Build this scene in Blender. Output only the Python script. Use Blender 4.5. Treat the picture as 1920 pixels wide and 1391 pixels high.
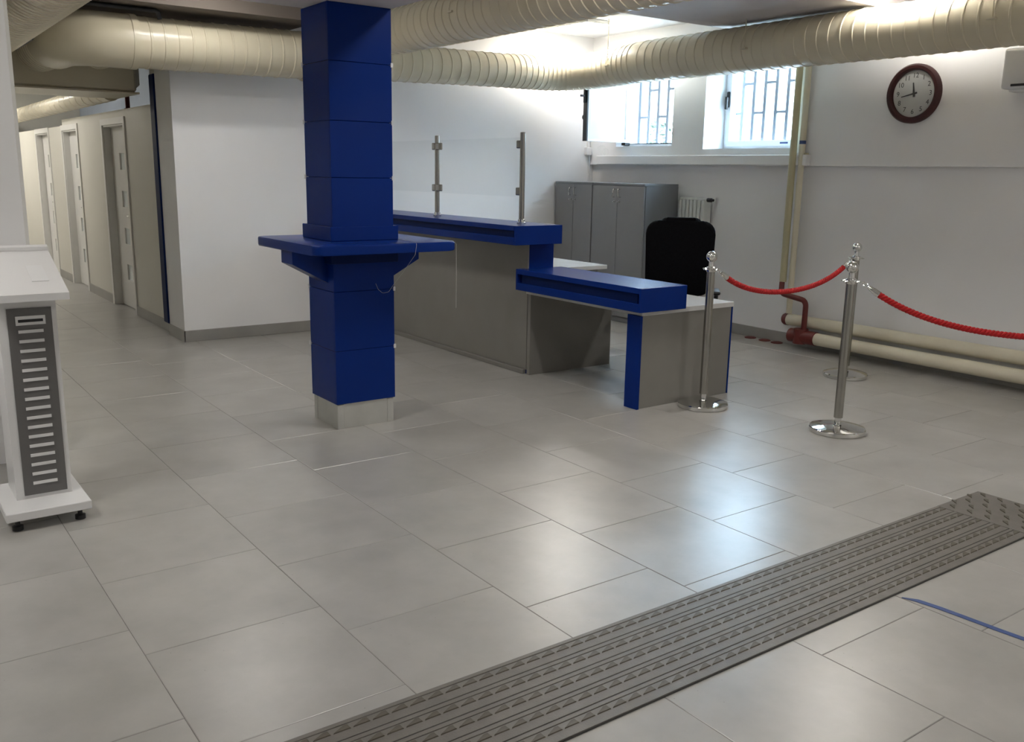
import bpy, bmesh, math, random
from mathutils import Vector, Matrix
random.seed(7)
PI = math.pi
for o in list(bpy.data.objects):
    bpy.data.objects.remove(o)
sc = bpy.context.scene
C = sc.collection

# ------------------------------------------------------------------ camera
cd = bpy.data.cameras.new('camera'); cam = bpy.data.objects.new('camera', cd); C.objects.link(cam)
cd.sensor_width = 36.0; cd.lens = 32.2123; cd.clip_start = 0.05; cd.clip_end = 200
CAM_H = 1.52196
PITCH, ROLL, AX = 0.214706421, 0.0167322918, -0.942226978
fw = Vector((0, math.cos(PITCH), -math.sin(PITCH))); rt = Vector((1, 0, 0)); up = rt.cross(fw)
rt, up = rt*math.cos(ROLL)+up*math.sin(ROLL), up*math.cos(ROLL)-rt*math.sin(ROLL)
RW = Matrix(((-math.sin(AX), math.cos(AX), 0), (-math.cos(AX), -math.sin(AX), 0), (0, 0, 1)))
fw, rt, up = RW @ fw, RW @ rt, RW @ up
M = Matrix((rt, up, -fw)).transposed().to_4x4(); M.translation = (0, 0, CAM_H)
cam.matrix_world = M
sc.camera = cam

# ------------------------------------------------------------------ world, exposure
w = bpy.data.worlds.new('sky'); sc.world = w; w.use_nodes = True
nt = w.node_tree; nt.nodes.clear()
bg = nt.nodes.new('ShaderNodeBackground'); wo = nt.nodes.new('ShaderNodeOutputWorld')
bg.inputs[0].default_value = (0.56, 0.79, 1.0, 1); bg.inputs[1].default_value = 14.0   # bright overcast daylight
nt.links.new(bg.outputs[0], wo.inputs[0])
sc.view_settings.view_transform = 'Standard'; sc.view_settings.look = 'None'
sc.view_settings.gamma = 1.0; sc.view_settings.use_curve_mapping = False
sc.view_settings.exposure = 1.68
LAMP = 18.0                                    # emission of the room's ceiling luminaires

# ------------------------------------------------------------------ materials
MATS = {}
def mat(name, col, rough=0.5, metal=0.0, noise=None, bump=None, spec=0.5, coat=0.0, emit=None, trans=0.0, sheen=0.0):
    """noise = (scale, amount, detail) brightness mottling, bump = (scale, strength)."""
    if name in MATS: return MATS[name]
    m = bpy.data.materials.new(name); m.use_nodes = True; t = m.node_tree; N = t.nodes; Lk = t.links
    b = N['Principled BSDF']
    b.inputs['Base Color'].default_value = (*col, 1); b.inputs['Roughness'].default_value = rough
    b.inputs['Metallic'].default_value = metal; b.inputs['Specular IOR Level'].default_value = spec
    b.inputs['Coat Weight'].default_value = coat; b.inputs['Coat Roughness'].default_value = 0.08
    b.inputs['Transmission Weight'].default_value = trans
    if sheen: b.inputs['Sheen Weight'].default_value = sheen
    if emit: b.inputs['Emission Color'].default_value = (*emit[0], 1); b.inputs['Emission Strength'].default_value = emit[1]
    tc = N.new('ShaderNodeTexCoord')
    if noise:
        n = N.new('ShaderNodeTexNoise'); n.inputs['Scale'].default_value = noise[0]; n.inputs['Detail'].default_value = noise[2] if len(noise) > 2 else 4
        Lk.new(tc.outputs['Object'], n.inputs['Vector'])
        r = N.new('ShaderNodeValToRGB'); a = noise[1]
        r.color_ramp.elements[0].position = 0.3; r.color_ramp.elements[1].position = 0.7
        r.color_ramp.elements[0].color = (*[c*(1-a) for c in col], 1); r.color_ramp.elements[1].color = (*[min(1, c*(1+a)) for c in col], 1)
        Lk.new(n.outputs['Fac'], r.inputs[0]); Lk.new(r.outputs[0], b.inputs['Base Color'])
    if bump:
        n2 = N.new('ShaderNodeTexNoise'); n2.inputs['Scale'].default_value = bump[0]; n2.inputs['Detail'].default_value = 3
        Lk.new(tc.outputs['Object'], n2.inputs['Vector'])
        bp = N.new('ShaderNodeBump'); bp.inputs['Strength'].default_value = bump[1]; bp.inputs['Distance'].default_value = 0.01
        Lk.new(n2.outputs['Fac'], bp.inputs['Height']); Lk.new(bp.outputs[0], b.inputs['Normal'])
    MATS[name] = m
    return m

def tile_material():
    m = bpy.data.materials.new('floor_tile'); m.use_nodes = True; t = m.node_tree; N = t.nodes; Lk = t.links
    b = N['Principled BSDF']; tc = N.new('ShaderNodeTexCoord'); oi = N.new('ShaderNodeObjectInfo')
    mu = N.new('ShaderNodeMath'); mu.operation = 'MULTIPLY'; mu.inputs[1].default_value = 60; Lk.new(oi.outputs['Random'], mu.inputs[0])
    n = N.new('ShaderNodeTexNoise'); n.noise_dimensions = '4D'; n.inputs['Scale'].default_value = 3.2; n.inputs['Detail'].default_value = 6; n.inputs['Roughness'].default_value = 0.6
    Lk.new(tc.outputs['Object'], n.inputs['Vector']); Lk.new(mu.outputs[0], n.inputs['W'])
    r = N.new('ShaderNodeValToRGB'); e = r.color_ramp.elements
    e[0].position = 0.28; e[0].color = (0.300, 0.290, 0.268, 1); e[1].position = 0.72; e[1].color = (0.415, 0.402, 0.376, 1)
    Lk.new(n.outputs['Fac'], r.inputs[0])
    # small dark speckles
    v = N.new('ShaderNodeTexNoise'); v.inputs['Scale'].default_value = 90; v.inputs['Detail'].default_value = 1
    Lk.new(tc.outputs['Object'], v.inputs['Vector'])
    vr = N.new('ShaderNodeValToRGB'); vr.color_ramp.elements[0].position = 0.17; vr.color_ramp.elements[1].position = 0.22
    vr.color_ramp.elements[0].color = (0.35, 0.33, 0.3, 1); vr.color_ramp.elements[1].color = (1, 1, 1, 1)
    Lk.new(v.outputs['Fac'], vr.inputs[0])
    mx = N.new('ShaderNodeMix'); mx.data_type = 'RGBA'; mx.blend_type = 'MULTIPLY'; mx.inputs['Factor'].default_value = 1
    Lk.new(r.outputs[0], mx.inputs['A']); Lk.new(vr.outputs[0], mx.inputs['B']); Lk.new(mx.outputs['Result'], b.inputs['Base Color'])
    rr = N.new('ShaderNodeMapRange'); rr.inputs['To Min'].default_value = 0.27; rr.inputs['To Max'].default_value = 0.34
    Lk.new(n.outputs['Fac'], rr.inputs['Value']); Lk.new(rr.outputs[0], b.inputs['Roughness'])
    b.inputs['Specular IOR Level'].default_value = 1.0
    MATS['floor_tile'] = m
    return m

def glass_material(name, tint=(0.96, 0.98, 0.98), gloss=0.08, rough=0.02):
    m = bpy.data.materials.new(name); m.use_nodes = True; t = m.node_tree; N = t.nodes; Lk = t.links
    N.clear(); out = N.new('ShaderNodeOutputMaterial'); tr = N.new('ShaderNodeBsdfTransparent'); gl = N.new('ShaderNodeBsdfGlossy')
    fr = N.new('ShaderNodeLayerWeight'); fr.inputs['Blend'].default_value = 0.06; mx = N.new('ShaderNodeMixShader')
    tr.inputs[0].default_value = (*tint, 1); gl.inputs['Roughness'].default_value = rough
    Lk.new(fr.outputs['Facing'], mx.inputs[0]); Lk.new(tr.outputs[0], mx.inputs[1]); Lk.new(gl.outputs[0], mx.inputs[2]); Lk.new(mx.outputs[0], out.inputs[0])
    MATS[name] = m
    return m

def frosted_material():
    m = bpy.data.materials.new('frosted_film'); m.use_nodes = True; t = m.node_tree; N = t.nodes; Lk = t.links
    N.clear(); out = N.new('ShaderNodeOutputMaterial'); tl = N.new('ShaderNodeBsdfTranslucent'); df = N.new('ShaderNodeBsdfDiffuse'); mx = N.new('ShaderNodeMixShader')
    tl.inputs[0].default_value = (0.95, 0.97, 1, 1); df.inputs[0].default_value = (0.93, 0.95, 0.97, 1); mx.inputs[0].default_value = 0.5
    Lk.new(tl.outputs[0], mx.inputs[1]); Lk.new(df.outputs[0], mx.inputs[2]); Lk.new(mx.outputs[0], out.inputs[0])
    MATS['frosted_film'] = m
    return m

tile_material(); glass_material('clear_glass', (0.985, 0.99, 0.99)); frosted_material()
mat('door_glass', (0.78, 0.84, 0.84), 0.12, noise=(3, 0.03))
mat('wall_paint', (0.82, 0.815, 0.815), 0.65, noise=(1.5, 0.02), bump=(140, 0.04))
mat('corridor_paint', (0.66, 0.64, 0.57), 0.5, noise=(1.2, 0.02), bump=(140, 0.03))
mat('ceiling_paint', (0.80, 0.795, 0.79), 0.75, noise=(2, 0.03), bump=(90, 0.05))
mat('beam_paint', (0.55, 0.52, 0.52), 0.75, noise=(2, 0.04), bump=(90, 0.05))
mat('soffit_shade', (0.15, 0.125, 0.105), 0.75, noise=(2, 0.05), bump=(90, 0.05))  # dark brown carries the shade of the unlit underside
mat('backdrop_blue', (0.42, 0.48, 0.58), 0.7, noise=(2, 0.04))  # blue-grey colour stands in for daylight behind the partition
mat('grout', (0.20, 0.19, 0.175), 0.8, noise=(20, 0.2))
mat('skirting_tile', (0.30, 0.29, 0.27), 0.4, noise=(3, 0.10))
mat('blue_laminate', (0.0035, 0.023, 0.165), 0.26, spec=0.10, noise=(2.5, 0.05))
mat('blue_edge', (0.002, 0.012, 0.075), 0.5, spec=0.1, noise=(3, 0.05))
mat('steel_plinth', (0.50, 0.50, 0.47), 0.42, metal=0.55, noise=(6, 0.08))
mat('duct_paint', (0.66, 0.60, 0.45), 0.27, spec=0.5, noise=(4, 0.03), bump=(20, 0.02))
mat('duct_seam', (0.60, 0.54, 0.40), 0.3, noise=(4, 0.03))
mat('grey_laminate', (0.225, 0.214, 0.194), 0.45, noise=(5, 0.04), bump=(200, 0.02))
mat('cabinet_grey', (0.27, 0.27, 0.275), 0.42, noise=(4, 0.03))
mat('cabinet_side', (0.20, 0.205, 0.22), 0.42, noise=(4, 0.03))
mat('desk_top', (0.58, 0.58, 0.57), 0.22, noise=(6, 0.03))
mat('chrome', (0.70, 0.70, 0.68), 0.10, metal=1.0, noise=(5, 0.02))
mat('brushed_steel', (0.36, 0.35, 0.32), 0.26, metal=1.0, noise=(9, 0.05))
mat('rope_red', (0.44, 0.006, 0.008), 0.75, noise=(60, 0.15))
mat('black_fabric', (0.004, 0.004, 0.005), 0.95, spec=0.08, noise=(80, 0.3), bump=(300, 0.2))
mat('black_plastic', (0.010, 0.010, 0.011), 0.45, noise=(20, 0.1))
mat('white_plastic', (0.74, 0.74, 0.74), 0.35, noise=(3, 0.02))
mat('kiosk_white', (0.72, 0.715, 0.71), 0.35, noise=(3, 0.02))
mat('kiosk_grey', (0.13, 0.126, 0.122), 0.45, noise=(3, 0.04))
mat('pvc_frame', (0.78, 0.80, 0.82), 0.3, noise=(3, 0.02))
mat('dark_gasket', (0.02, 0.022, 0.025), 0.5, noise=(9, 0.1))
mat('grille_paint', (0.12, 0.135, 0.15), 0.5, noise=(9, 0.06))
mat('pipe_cream', (0.68, 0.63, 0.49), 0.35, noise=(3, 0.05), bump=(30, 0.05))
mat('pipe_olive', (0.52, 0.48, 0.31), 0.4, noise=(3, 0.05))
mat('pipe_red', (0.13, 0.018, 0.014), 0.45, noise=(15, 0.15))
mat('radiator_white', (0.66, 0.67, 0.64), 0.4, noise=(3, 0.02))
mat('clock_frame', (0.045, 0.007, 0.008), 0.45, noise=(8, 0.2))
mat('clock_face', (0.50, 0.51, 0.50), 0.4, noise=(6, 0.03))
mat('clock_print', (0.05, 0.05, 0.05), 0.5, noise=(8, 0.1))
mat('mat_rubber', (0.150, 0.137, 0.120), 0.42, noise=(14, 0.10), bump=(200, 0.1))
mat('mat_groove', (0.045, 0.041, 0.036), 0.6, noise=(14, 0.10))
mat('mat_stud', (0.090, 0.077, 0.056), 0.5, noise=(25, 0.15))
mat('blue_tape', (0.045, 0.085, 0.24), 0.5, noise=(20, 0.12))
mat('door_white', (0.74, 0.73, 0.70), 0.4, noise=(3, 0.02))
mat('lamp_housing', (0.75, 0.75, 0.75), 0.4, noise=(3, 0.02))
mat('lamp_panel', (0.9, 0.9, 0.9), 0.5, emit=((1.0, 0.965, 0.92), LAMP), noise=(3, 0.01))
mat('outside_render', (0.55, 0.52, 0.52), 0.8, noise=(2, 0.05))
mat('outside_ground', (0.5, 0.48, 0.45), 0.9, noise=(4, 0.1))
mat('leaf', (0.013, 0.022, 0.006), 0.6, noise=(9, 0.3))
mat('bark', (0.20, 0.14, 0.09), 0.8, noise=(20, 0.2))
mat('cord_thread', (0.45, 0.45, 0.43), 0.6, noise=(50, 0.1))

# ------------------------------------------------------------------ mesh helpers
def origin_of(p):
    v = Vector((0, 0, 0))
    while p is not None:
        v = v + p.location; p = p.parent
    return v

def obj(name, bm, m, parent=None, smooth=None, label=None):
    """bm is in world coordinates (parents are built unrotated)."""
    bmesh.ops.recalc_face_normals(bm, faces=bm.faces[:])
    if parent is None:
        xs = [v.co for v in bm.verts]
        off = Vector(((min(v.x for v in xs)+max(v.x for v in xs))/2, (min(v.y for v in xs)+max(v.y for v in xs))/2, min(v.z for v in xs)))
    else:
        off = origin_of(parent)
    bmesh.ops.translate(bm, verts=bm.verts[:], vec=-off)
    me = bpy.data.meshes.new(name)
    if smooth is not None:
        for f in bm.faces: f.smooth = True
    bm.to_mesh(me); bm.free()
    if smooth is not None: me.set_sharp_from_angle(angle=math.radians(smooth))
    me.materials.append(MATS[m])
    o = bpy.data.objects.new(name, me); C.objects.link(o)
    if parent is None: o.location = off
    else: o.parent = parent
    if label: o['label'] = label
    return o

def thing(name, label, cat, loc, group=None):
    o = bpy.data.objects.new(name, None); C.objects.link(o); o.location = loc; o.empty_display_size = 0.1
    o['label'] = label; o['category'] = cat
    if group: o['group'] = group
    return o

def tag(o, label, cat, group=None):
    o['label'] = label; o['category'] = cat
    if group: o['group'] = group
    return o

def struct(name, bm, m, parent=None, smooth=None, label=None):
    o = obj(name, bm, m, parent, smooth)
    o['kind'] = 'structure'
    if label: o['label'] = label
    return o

def sroot(name, loc, label=None):
    o = bpy.data.objects.new(name, None); C.objects.link(o); o.location = loc; o['kind'] = 'structure'; o.empty_display_size = 0.1
    if label: o['label'] = label
    return o

def box(bm, x0, x1, y0, y1, z0, z1, bev=0.0, seg=1):
    vs = [bm.verts.new((x, y, z)) for x in (x0, x1) for y in (y0, y1) for z in (z0, z1)]
    idx = ((0, 1, 3, 2), (4, 6, 7, 5), (0, 4, 5, 1), (2, 3, 7, 6), (0, 2, 6, 4), (1, 5, 7, 3))
    fs = [bm.faces.new([vs[i] for i in f]) for f in idx]
    if bev:
        es = list({e for f in fs for e in f.edges})
        bmesh.ops.bevel(bm, geom=es, offset=bev, segments=seg, profile=0.5, affect='EDGES')
    return bm

def B(x0, x1, y0, y1, z0, z1, bev=0.0, seg=1):
    return box(bmesh.new(), x0, x1, y0, y1, z0, z1, bev, seg)

def prism(bm, pts, d):
    """pts: list of 3D points of a planar outline, d: extrusion vector"""
    d = Vector(d); a = [bm.verts.new(p) for p in pts]; b = [bm.verts.new(Vector(p)+d) for p in pts]; n = len(pts)
    bm.faces.new(a); bm.faces.new(b[::-1])
    for i in range(n): bm.faces.new((a[i], b[i], b[(i+1) % n], a[(i+1) % n]))
    return bm

def lathe(bm, prof, c, seg=32, axis='z'):
    """prof: list of (r, h) along axis from centre c"""
    rings = []
    c = Vector(c)
    for r, h in prof:
        if r < 1e-6:
            rings.append([bm.verts.new(c + ax3(axis, 0, 0, h))])
        else:
            rings.append([bm.verts.new(c + ax3(axis, r*math.cos(2*PI*i/seg), r*math.sin(2*PI*i/seg), h)) for i in range(seg)])
    for A, D in zip(rings, rings[1:]):
        for i in range(seg):
            j = (i+1) % seg
            if len(A) == 1 and len(D) == 1: continue
            if len(A) == 1: bm.faces.new((A[0], D[i], D[j]))
            elif len(D) == 1: bm.faces.new((A[i], D[0], A[j]))
            else: bm.faces.new((A[i], D[i], D[j], A[j]))
    for R in (rings[0], rings[-1]):
        if len(R) > 1: bm.faces.new(R)
    return bm

def ax3(axis, a, b, h):
    return Vector((a, b, h)) if axis == 'z' else (Vector((h, a, b)) if axis == 'x' else Vector((b, h, a)))

def tube(bm, path, rad, seg=12, cap=True, closed=False):
    """sweep a circle along path (list of points); rad scalar or list"""
    P = [Vector(p) for p in path]; n = len(P)
    R = rad if isinstance(rad, (list, tuple)) else [rad]*n
    T = []
    for i in range(n):
        a = P[i-1] if (i > 0 or closed) else P[i]; b = P[(i+1) % n] if (i < n-1 or closed) else P[i]
        T.append((b-a).normalized() if (b-a).length > 1e-9 else (T[-1] if T else Vector((0, 0, 1))))
    ref = Vector((0, 0, 1)) if abs(T[0].z) < 0.9 else Vector((1, 0, 0))
    u = ref.cross(T[0]).normalized(); rings = []
    for i in range(n):
        u = (u - T[i]*u.dot(T[i])).normalized(); v = T[i].cross(u)
        rings.append([bm.verts.new(P[i] + R[i]*(math.cos(2*PI*k/seg)*u + math.sin(2*PI*k/seg)*v)) for k in range(seg)])
    for i in range(n if closed else n-1):
        A, D = rings[i], rings[(i+1) % n]
        for k in range(seg): bm.faces.new((A[k], D[k], D[(k+1) % seg], A[(k+1) % seg]))
    if cap and not closed: bm.faces.new(rings[0]); bm.faces.new(rings[-1][::-1])
    return bm

def Tb(path, rad, seg=12): return tube(bmesh.new(), path, rad, seg)

def fillet(pts, r, k=8):
    """round the inner corners of a polyline"""
    P = [Vector(p) for p in pts]; out = [P[0]]
    for i in range(1, len(P)-1):
        a, b, c = P[i-1], P[i], P[i+1]; d1 = (a-b).normalized(); d2 = (c-b).normalized()
        ang = d1.angle(d2); t = min(r/math.tan(ang/2), (a-b).length*0.49, (c-b).length*0.49)
        p1, p2 = b+d1*t, b+d2*t
        rr = t*math.tan(ang/2); ctr = b+(d1+d2).normalized()*(rr/math.sin(ang/2))
        u1, u2 = (p1-ctr), (p2-ctr); th = u1.angle(u2)
        for j in range(k+1):
            s = j/k; out.append(ctr + (u1*math.sin((1-s)*th)+u2*math.sin(s*th))/math.sin(th))
    out.append(P[-1])
    return out

def resample(P, step):
    P = [Vector(p) for p in P]; out = [P[0]]; acc = 0.0
    for a, b in zip(P, P[1:]):
        L = (b-a).length; s = step-acc
        while s <= L:
            out.append(a+(b-a)*(s/L)); s += step
        acc = (acc+L) % step if L else acc
    if (out[-1]-P[-1]).length > 1e-4: out.append(P[-1])
    return out

def ribbed_duct(path, rfun, pitch, seg=40, rib=0.0045):
    """spiral-seam round duct: raised seam every `pitch`"""
    P = resample(path, pitch); n = len(P); pts = []; rad = []
    for i in range(n):
        s = i/(n-1); r = rfun(s)
        if 0 < i < n-1:
            d = (P[i+1]-P[i-1]).normalized()
            for o, e in ((-0.009, 0), (-0.005, rib), (0.005, rib), (0.009, 0)):
                pts.append(P[i]+d*o); rad.append(r+e)
        else:
            pts.append(P[i]); rad.append(r)
    return tube(bmesh.new(), pts, rad, seg)

def copy_tree(o, parent=None):
    c = o.copy(); C.objects.link(c); c.parent = parent
    for ch in list(o.children): copy_tree(ch, c)
    return c

# ------------------------------------------------------------------ FLOOR
CEIL = 2.97
XB, YB = 7.0, 8.13          # right wall, back wall
XC = 2.38                   # corridor wall face
XL, YL = 0.75, 5.2          # corner of the left wall block
fl = struct('floor', B(-3.2, 7.3, -2.7, 18.3, -0.10, -0.0020), 'grout')
TP, TY, GAP = 0.6, 0.612, 0.0026
def tile_bm(x0, x1, y0, y1):
    bm = bmesh.new(); b = 0.0016
    lo = [bm.verts.new(p) for p in ((x0, y0, -0.012), (x1, y0, -0.012), (x1, y1, -0.012), (x0, y1, -0.012))]
    mi = [bm.verts.new(p) for p in ((x0, y0, -b), (x1, y0, -b), (x1, y1, -b), (x0, y1, -b))]
    hi = [bm.verts.new(p) for p in ((x0+b, y0+b, 0), (x1-b, y0+b, 0), (x1-b, y1-b, 0), (x0+b, y1-b, 0))]
    bm.faces.new(hi)
    for A, D in ((lo, mi), (mi, hi)):
        for i in range(4): bm.faces.new((A[i], A[(i+1) % 4], D[(i+1) % 4], D[i]))
    return bm
tme = None
rest = bmesh.new()
OFF = {1: 2.21, 2: 2.61, 0: 2.405}
def in_room(x, y):
    if y < YB+0.3: return -3.1 < x < XB+0.3 and y > -2.6 and not (x < XL-0.35 and y > YL+0.35)
    return XL-0.3 < x < XC+0.35 and y < 18
for k in range(-6, 12):
    x0 = 0.027+TP*k; x1 = min(x0+TP, XB+0.02)
    for j in range(-10, 28):
        y0 = OFF[k % 3]+TY*j
        cx, cy = (x0+x1)/2, y0+TY/2
        if not in_room(cx, cy): continue
        az = math.degrees(math.atan2(cy, cx)); d = math.hypot(cx, cy)
        if 14 < az < 92 and 1.4 < d < 13.5 and x1-x0 > 0.55:
            if tme is None:
                bm = tile_bm(-TP/2+GAP/2, TP/2-GAP/2, -TY/2+GAP/2, TY/2-GAP/2)
                tme = bpy.data.meshes.new('tile'); bm.to_mesh(tme); bm.free(); tme.materials.append(MATS['floor_tile'])
            o = bpy.data.objects.new('tile', tme); C.objects.link(o); o.parent = fl
            o.location = Vector((cx, cy, random.uniform(-0.0006, 0))) - origin_of(fl)
        else:
            b2 = tile_bm(x0+GAP/2, x1-GAP/2, y0+GAP/2, y0+TY-GAP/2)
            tmp = bpy.data.meshes.new('t'); b2.to_mesh(tmp); b2.free(); rest.from_mesh(tmp); bpy.data.meshes.remove(tmp)
o = obj('tile_field', rest, 'floor_tile', fl); o['kind'] = 'stuff'

# ------------------------------------------------------------------ WALLS AND CEILING
# back wall: one slab with its left end forming the corner to the corridor
struct('wall_back', B(2.34, 7.4, YB, YB+0.45, 0, CEIL), 'wall_paint', label='white painted back wall behind the blue column')
# right wall: lower part, and upper part standing 5 cm proud with two window niches
bm = bmesh.new()
box(bm, XB, 7.4, -2.6, YB, 0, 1.61)
W1 = (6.86, 7.70, 1.80, 2.62); W2 = (5.32, 6.43, 1.765, 2.62)
Xf = 6.95
box(bm, Xf, 7.4, W1[1], YB, 1.61, CEIL)
box(bm, Xf, 7.4, W2[1], W1[0], 1.61, CEIL)
box(bm, Xf, 7.4, -2.6, W2[0], 1.61, CEIL)
for wd in (W1, W2):
    box(bm, Xf, 7.4, wd[0], wd[1], 1.61, wd[2]); box(bm, Xf, 7.4, wd[0], wd[1], wd[3], CEIL)
struct('wall_right', bm, 'wall_paint', label='white right wall with two barred windows and a ledge')
struct('trim_1', B(6.895, 6.955, 5.16, 7.96, 1.612, 1.706, 0.006), 'wall_paint', label='white window sill ledge along the right wall')
# left wall block, rear closing walls
struct('wall_left', B(-3.2, XL, YL, YL+0.2, 0, CEIL), 'wall_paint', label='white wall edge at the left behind the white kiosk')
struct('trim_2', B(XL-0.012, XL+0.004, YL-0.006, YL+0.004, 0, CEIL), 'door_white', label='white corner bead of the left wall')
struct('wall_corridor_left', B(XL-0.2, XL, YL+0.2, 18.2, 0, CEIL), 'corridor_paint')
struct('wall_corridor_end', B(XL-0.2, 3.75, 18.0, 18.2, 0, CEIL), 'corridor_paint')
struct('wall_front', B(-3.2, 7.4, -2.8, -2.6, 0, CEIL), 'wall_paint')
struct('wall_side', B(-3.2, -3.0, -2.6, YL, 0, CEIL), 'wall_paint')
struct('ceiling', B(-3.2, 7.4, -2.8, 18.2, CEIL, CEIL+0.12), 'ceiling_paint')
# dropped beam along the right half, bulkhead over the column
bm = bmesh.new(); prism(bm, [(2.64, 4.33, CEIL), (2.64, 4.33, 2.775), (2.64, 5.66, 2.775), (2.64, 5.93, 2.80), (2.64, 5.93, CEIL)], (4.36, 0, 0))
struct('beam_right', bm, 'beam_paint', label='grey dropped ceiling beam at the right')
struct('beam_bulkhead', B(1.30, 2.645, 2.0, 5.17, 2.405, CEIL), 'beam_paint', label='pale bulkhead above the blue column')
# room behind the corridor partition (bluish daylight above it is painted into the wall colour)
struct('wall_corridor_backdrop', B(3.6, 3.75, YB+0.45, 18.2, 0, CEIL), 'backdrop_blue')

# corridor partition with three door recesses
DOORS = [(9.92, 10.82), (12.14, 13.00), (13.98, 14.90)]
DH = 1.93
bm = bmesh.new()
y = YB+0.45
segs = []
for a, b in DOORS:
    segs.append((y, a)); y = b
segs.append((y, 18.0))
for a, b in segs:
    top = 2.06 if a < 12.9 else 1.985
    box(bm, XC, XC+0.26, a, b, 0, top)
for i, (a, b) in enumerate(DOORS):
    top = 2.06 if i < 2 else 1.985
    box(bm, XC, XC+0.26, a, b, DH, top)
struct('wall_corridor', bm, 'corridor_paint', label='beige corridor partition with a row of doors')
struct('trim_3', B(XC-0.003, XC+0.14, YB+0.45, YB+0.74, 2.06, CEIL-0.3, 0.004), 'corridor_paint', label='beige post rising from the partition to the duct')
struct('trim_4', B(XC-0.055, XC+0.01, 8.58, 8.72, 0.10, 2.30, 0.008), 'blue_edge', label='dark blue vertical strip on the corridor corner')
# skirting
struct('baseboard_back', B(2.33, 7.0, YB-0.012, YB, 0, 0.10, 0.002), 'skirting_tile')
struct('baseboard_right', B(XB-0.012, XB, -2.6, YB-0.012, 0, 0.10, 0.002), 'skirting_tile')
bm = bmesh.new(); box(bm, 2.328, 2.34, YB-0.012, YB+0.45, 0, 0.10)
yy = YB+0.45
for a, b in DOORS:
    box(bm, XC-0.012, XC, yy, a-0.06, 0, 0.10); yy = b+0.06
box(bm, XC-0.012, XC, yy, 18, 0, 0.10)
struct('baseboard_corridor', bm, 'skirting_tile')

# doors
for i, (a, b) in enumerate(DOORS):
    d = sroot('door_%d' % (i+1), (XC+0.15, (a+b)/2, 0), ['white corridor door nearest the room with four glass squares', 'white corridor door in the middle with four glass squares', 'white corridor door farthest along the partition'][i])
    bm = bmesh.new(); box(bm, XC-0.014, XC+0.004, a-0.06, a+0.004, 0, DH+0.06); box(bm, XC-0.014, XC+0.004, b-0.004, b+0.06, 0, DH+0.06); box(bm, XC-0.014, XC+0.004, a+0.004, b-0.004, DH-0.004, DH+0.06)
    obj('architrave', bm, 'door_white', d)
    bm = bmesh.new(); box(bm, XC, XC+0.2, a, a+0.02, 0, DH); box(bm, XC, XC+0.2, b-0.02, b, 0, DH); box(bm, XC, XC+0.2, a+0.02, b-0.02, DH-0.02, DH)
    obj('door_lining', bm, 'door_white', d)
    xl = XC+0.07; ya, yb2 = a+0.022, b-0.022
    py0, py1 = (a+b)/2-0.12, (a+b)/2+0.12
    zs = [(0.30, 0.47), (0.69, 0.86), (1.08, 1.25), (1.47, 1.64)]
    bm = bmesh.new()
    box(bm, xl, xl+0.04, ya, py0, 0.008, DH-0.022); box(bm, xl, xl+0.04, py1, yb2, 0.008, DH-0.022)
    zz = 0.008
    for z0, z1 in zs:
        box(bm, xl, xl+0.04, py0, py1, zz, z0); zz = z1
    box(bm, xl, xl+0.04, py0, py1, zz, DH-0.022)
    lf = obj('leaf', bm, 'door_white', d)
    for z0, z1 in zs: obj('pane', B(xl+0.015, xl+0.022, py0, py1, z0, z1), 'door_glass', lf)
    bm = Tb(fillet([(xl, a+0.09, 1.0), (xl-0.05, a+0.09, 1.0), (xl-0.05, a+0.20, 1.0)], 0.015, 4), 0.009, 8)
    obj('handle', bm, 'chrome', lf, 40)

# ------------------------------------------------------------------ WINDOWS
def grille(root, X, y0, y1, z0, z1, first, n, pitch, stag):
    ys = [first+pitch*i for i in range(n)]
    me = None
    for yv in ys:
        obj('bar', B(X, X+0.018, yv-0.017, yv+0.017, z0, z1), 'grille_paint', root)
    for i in range(n-1):
        for zc in ((2.12,) if (i+stag) % 2 == 0 else (2.40, 1.80)):
            if z0 < zc < z1: obj('cross_bar', B(X+0.002, X+0.016, ys[i]+0.017, ys[i+1]-0.017, zc-0.012, zc+0.012), 'grille_paint', root)
def frame_bm(X0, X1, y0, y1, z0, z1, t, tb=None):
    tb = tb or t; bm = bmesh.new()
    box(bm, X0, X1, y0, y0+t, z0, z1); box(bm, X0, X1, y1-t, y1, z0, z1)
    box(bm, X0, X1, y0+t, y1-t, z0, z0+tb); box(bm, X0, X1, y0+t, y1-t, z1-t, z1)
    return bm
# window 1: casement swung into the room
w1 = sroot('window_1', (7.1, 7.28, 1.80), 'white window with its casement swung open near the back corner')
obj('window_frame', frame_bm(7.06, 7.13, 6.86, 7.70, 1.80, 2.62, 0.035, 0.03), 'pvc_frame', w1)
obj('frame_gasket', B(7.05, 7.062, 6.90, 7.66, 1.826, 1.836), 'dark_gasket', w1)
grille(w1, 7.26, 6.86, 7.70, 1.80, 2.62, 6.965, 6, 0.142, 0)
sx0, sx1 = 6.44, 7.05
bm = bmesh.new()
box(bm, sx0, sx0+0.05, 7.60, 7.65, 1.845, 2.58); box(bm, sx1-0.05, sx1, 7.60, 7.65, 1.845, 2.58)
box(bm, sx0+0.05, sx1-0.05, 7.60, 7.65, 1.845, 1.875); box(bm, sx0+0.05, sx1-0.05, 7.60, 7.65, 2.535, 2.58)
sash = obj('sash', bm, 'pvc_frame', w1)
obj('pane', B(sx0+0.05, sx1-0.05, 7.618, 7.632, 1.875, 2.535), 'frosted_film', sash)
obj('gasket', B(sx0-0.006, sx0+0.012, 7.594, 7.656, 1.845, 2.58), 'dark_gasket', sash)
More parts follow.
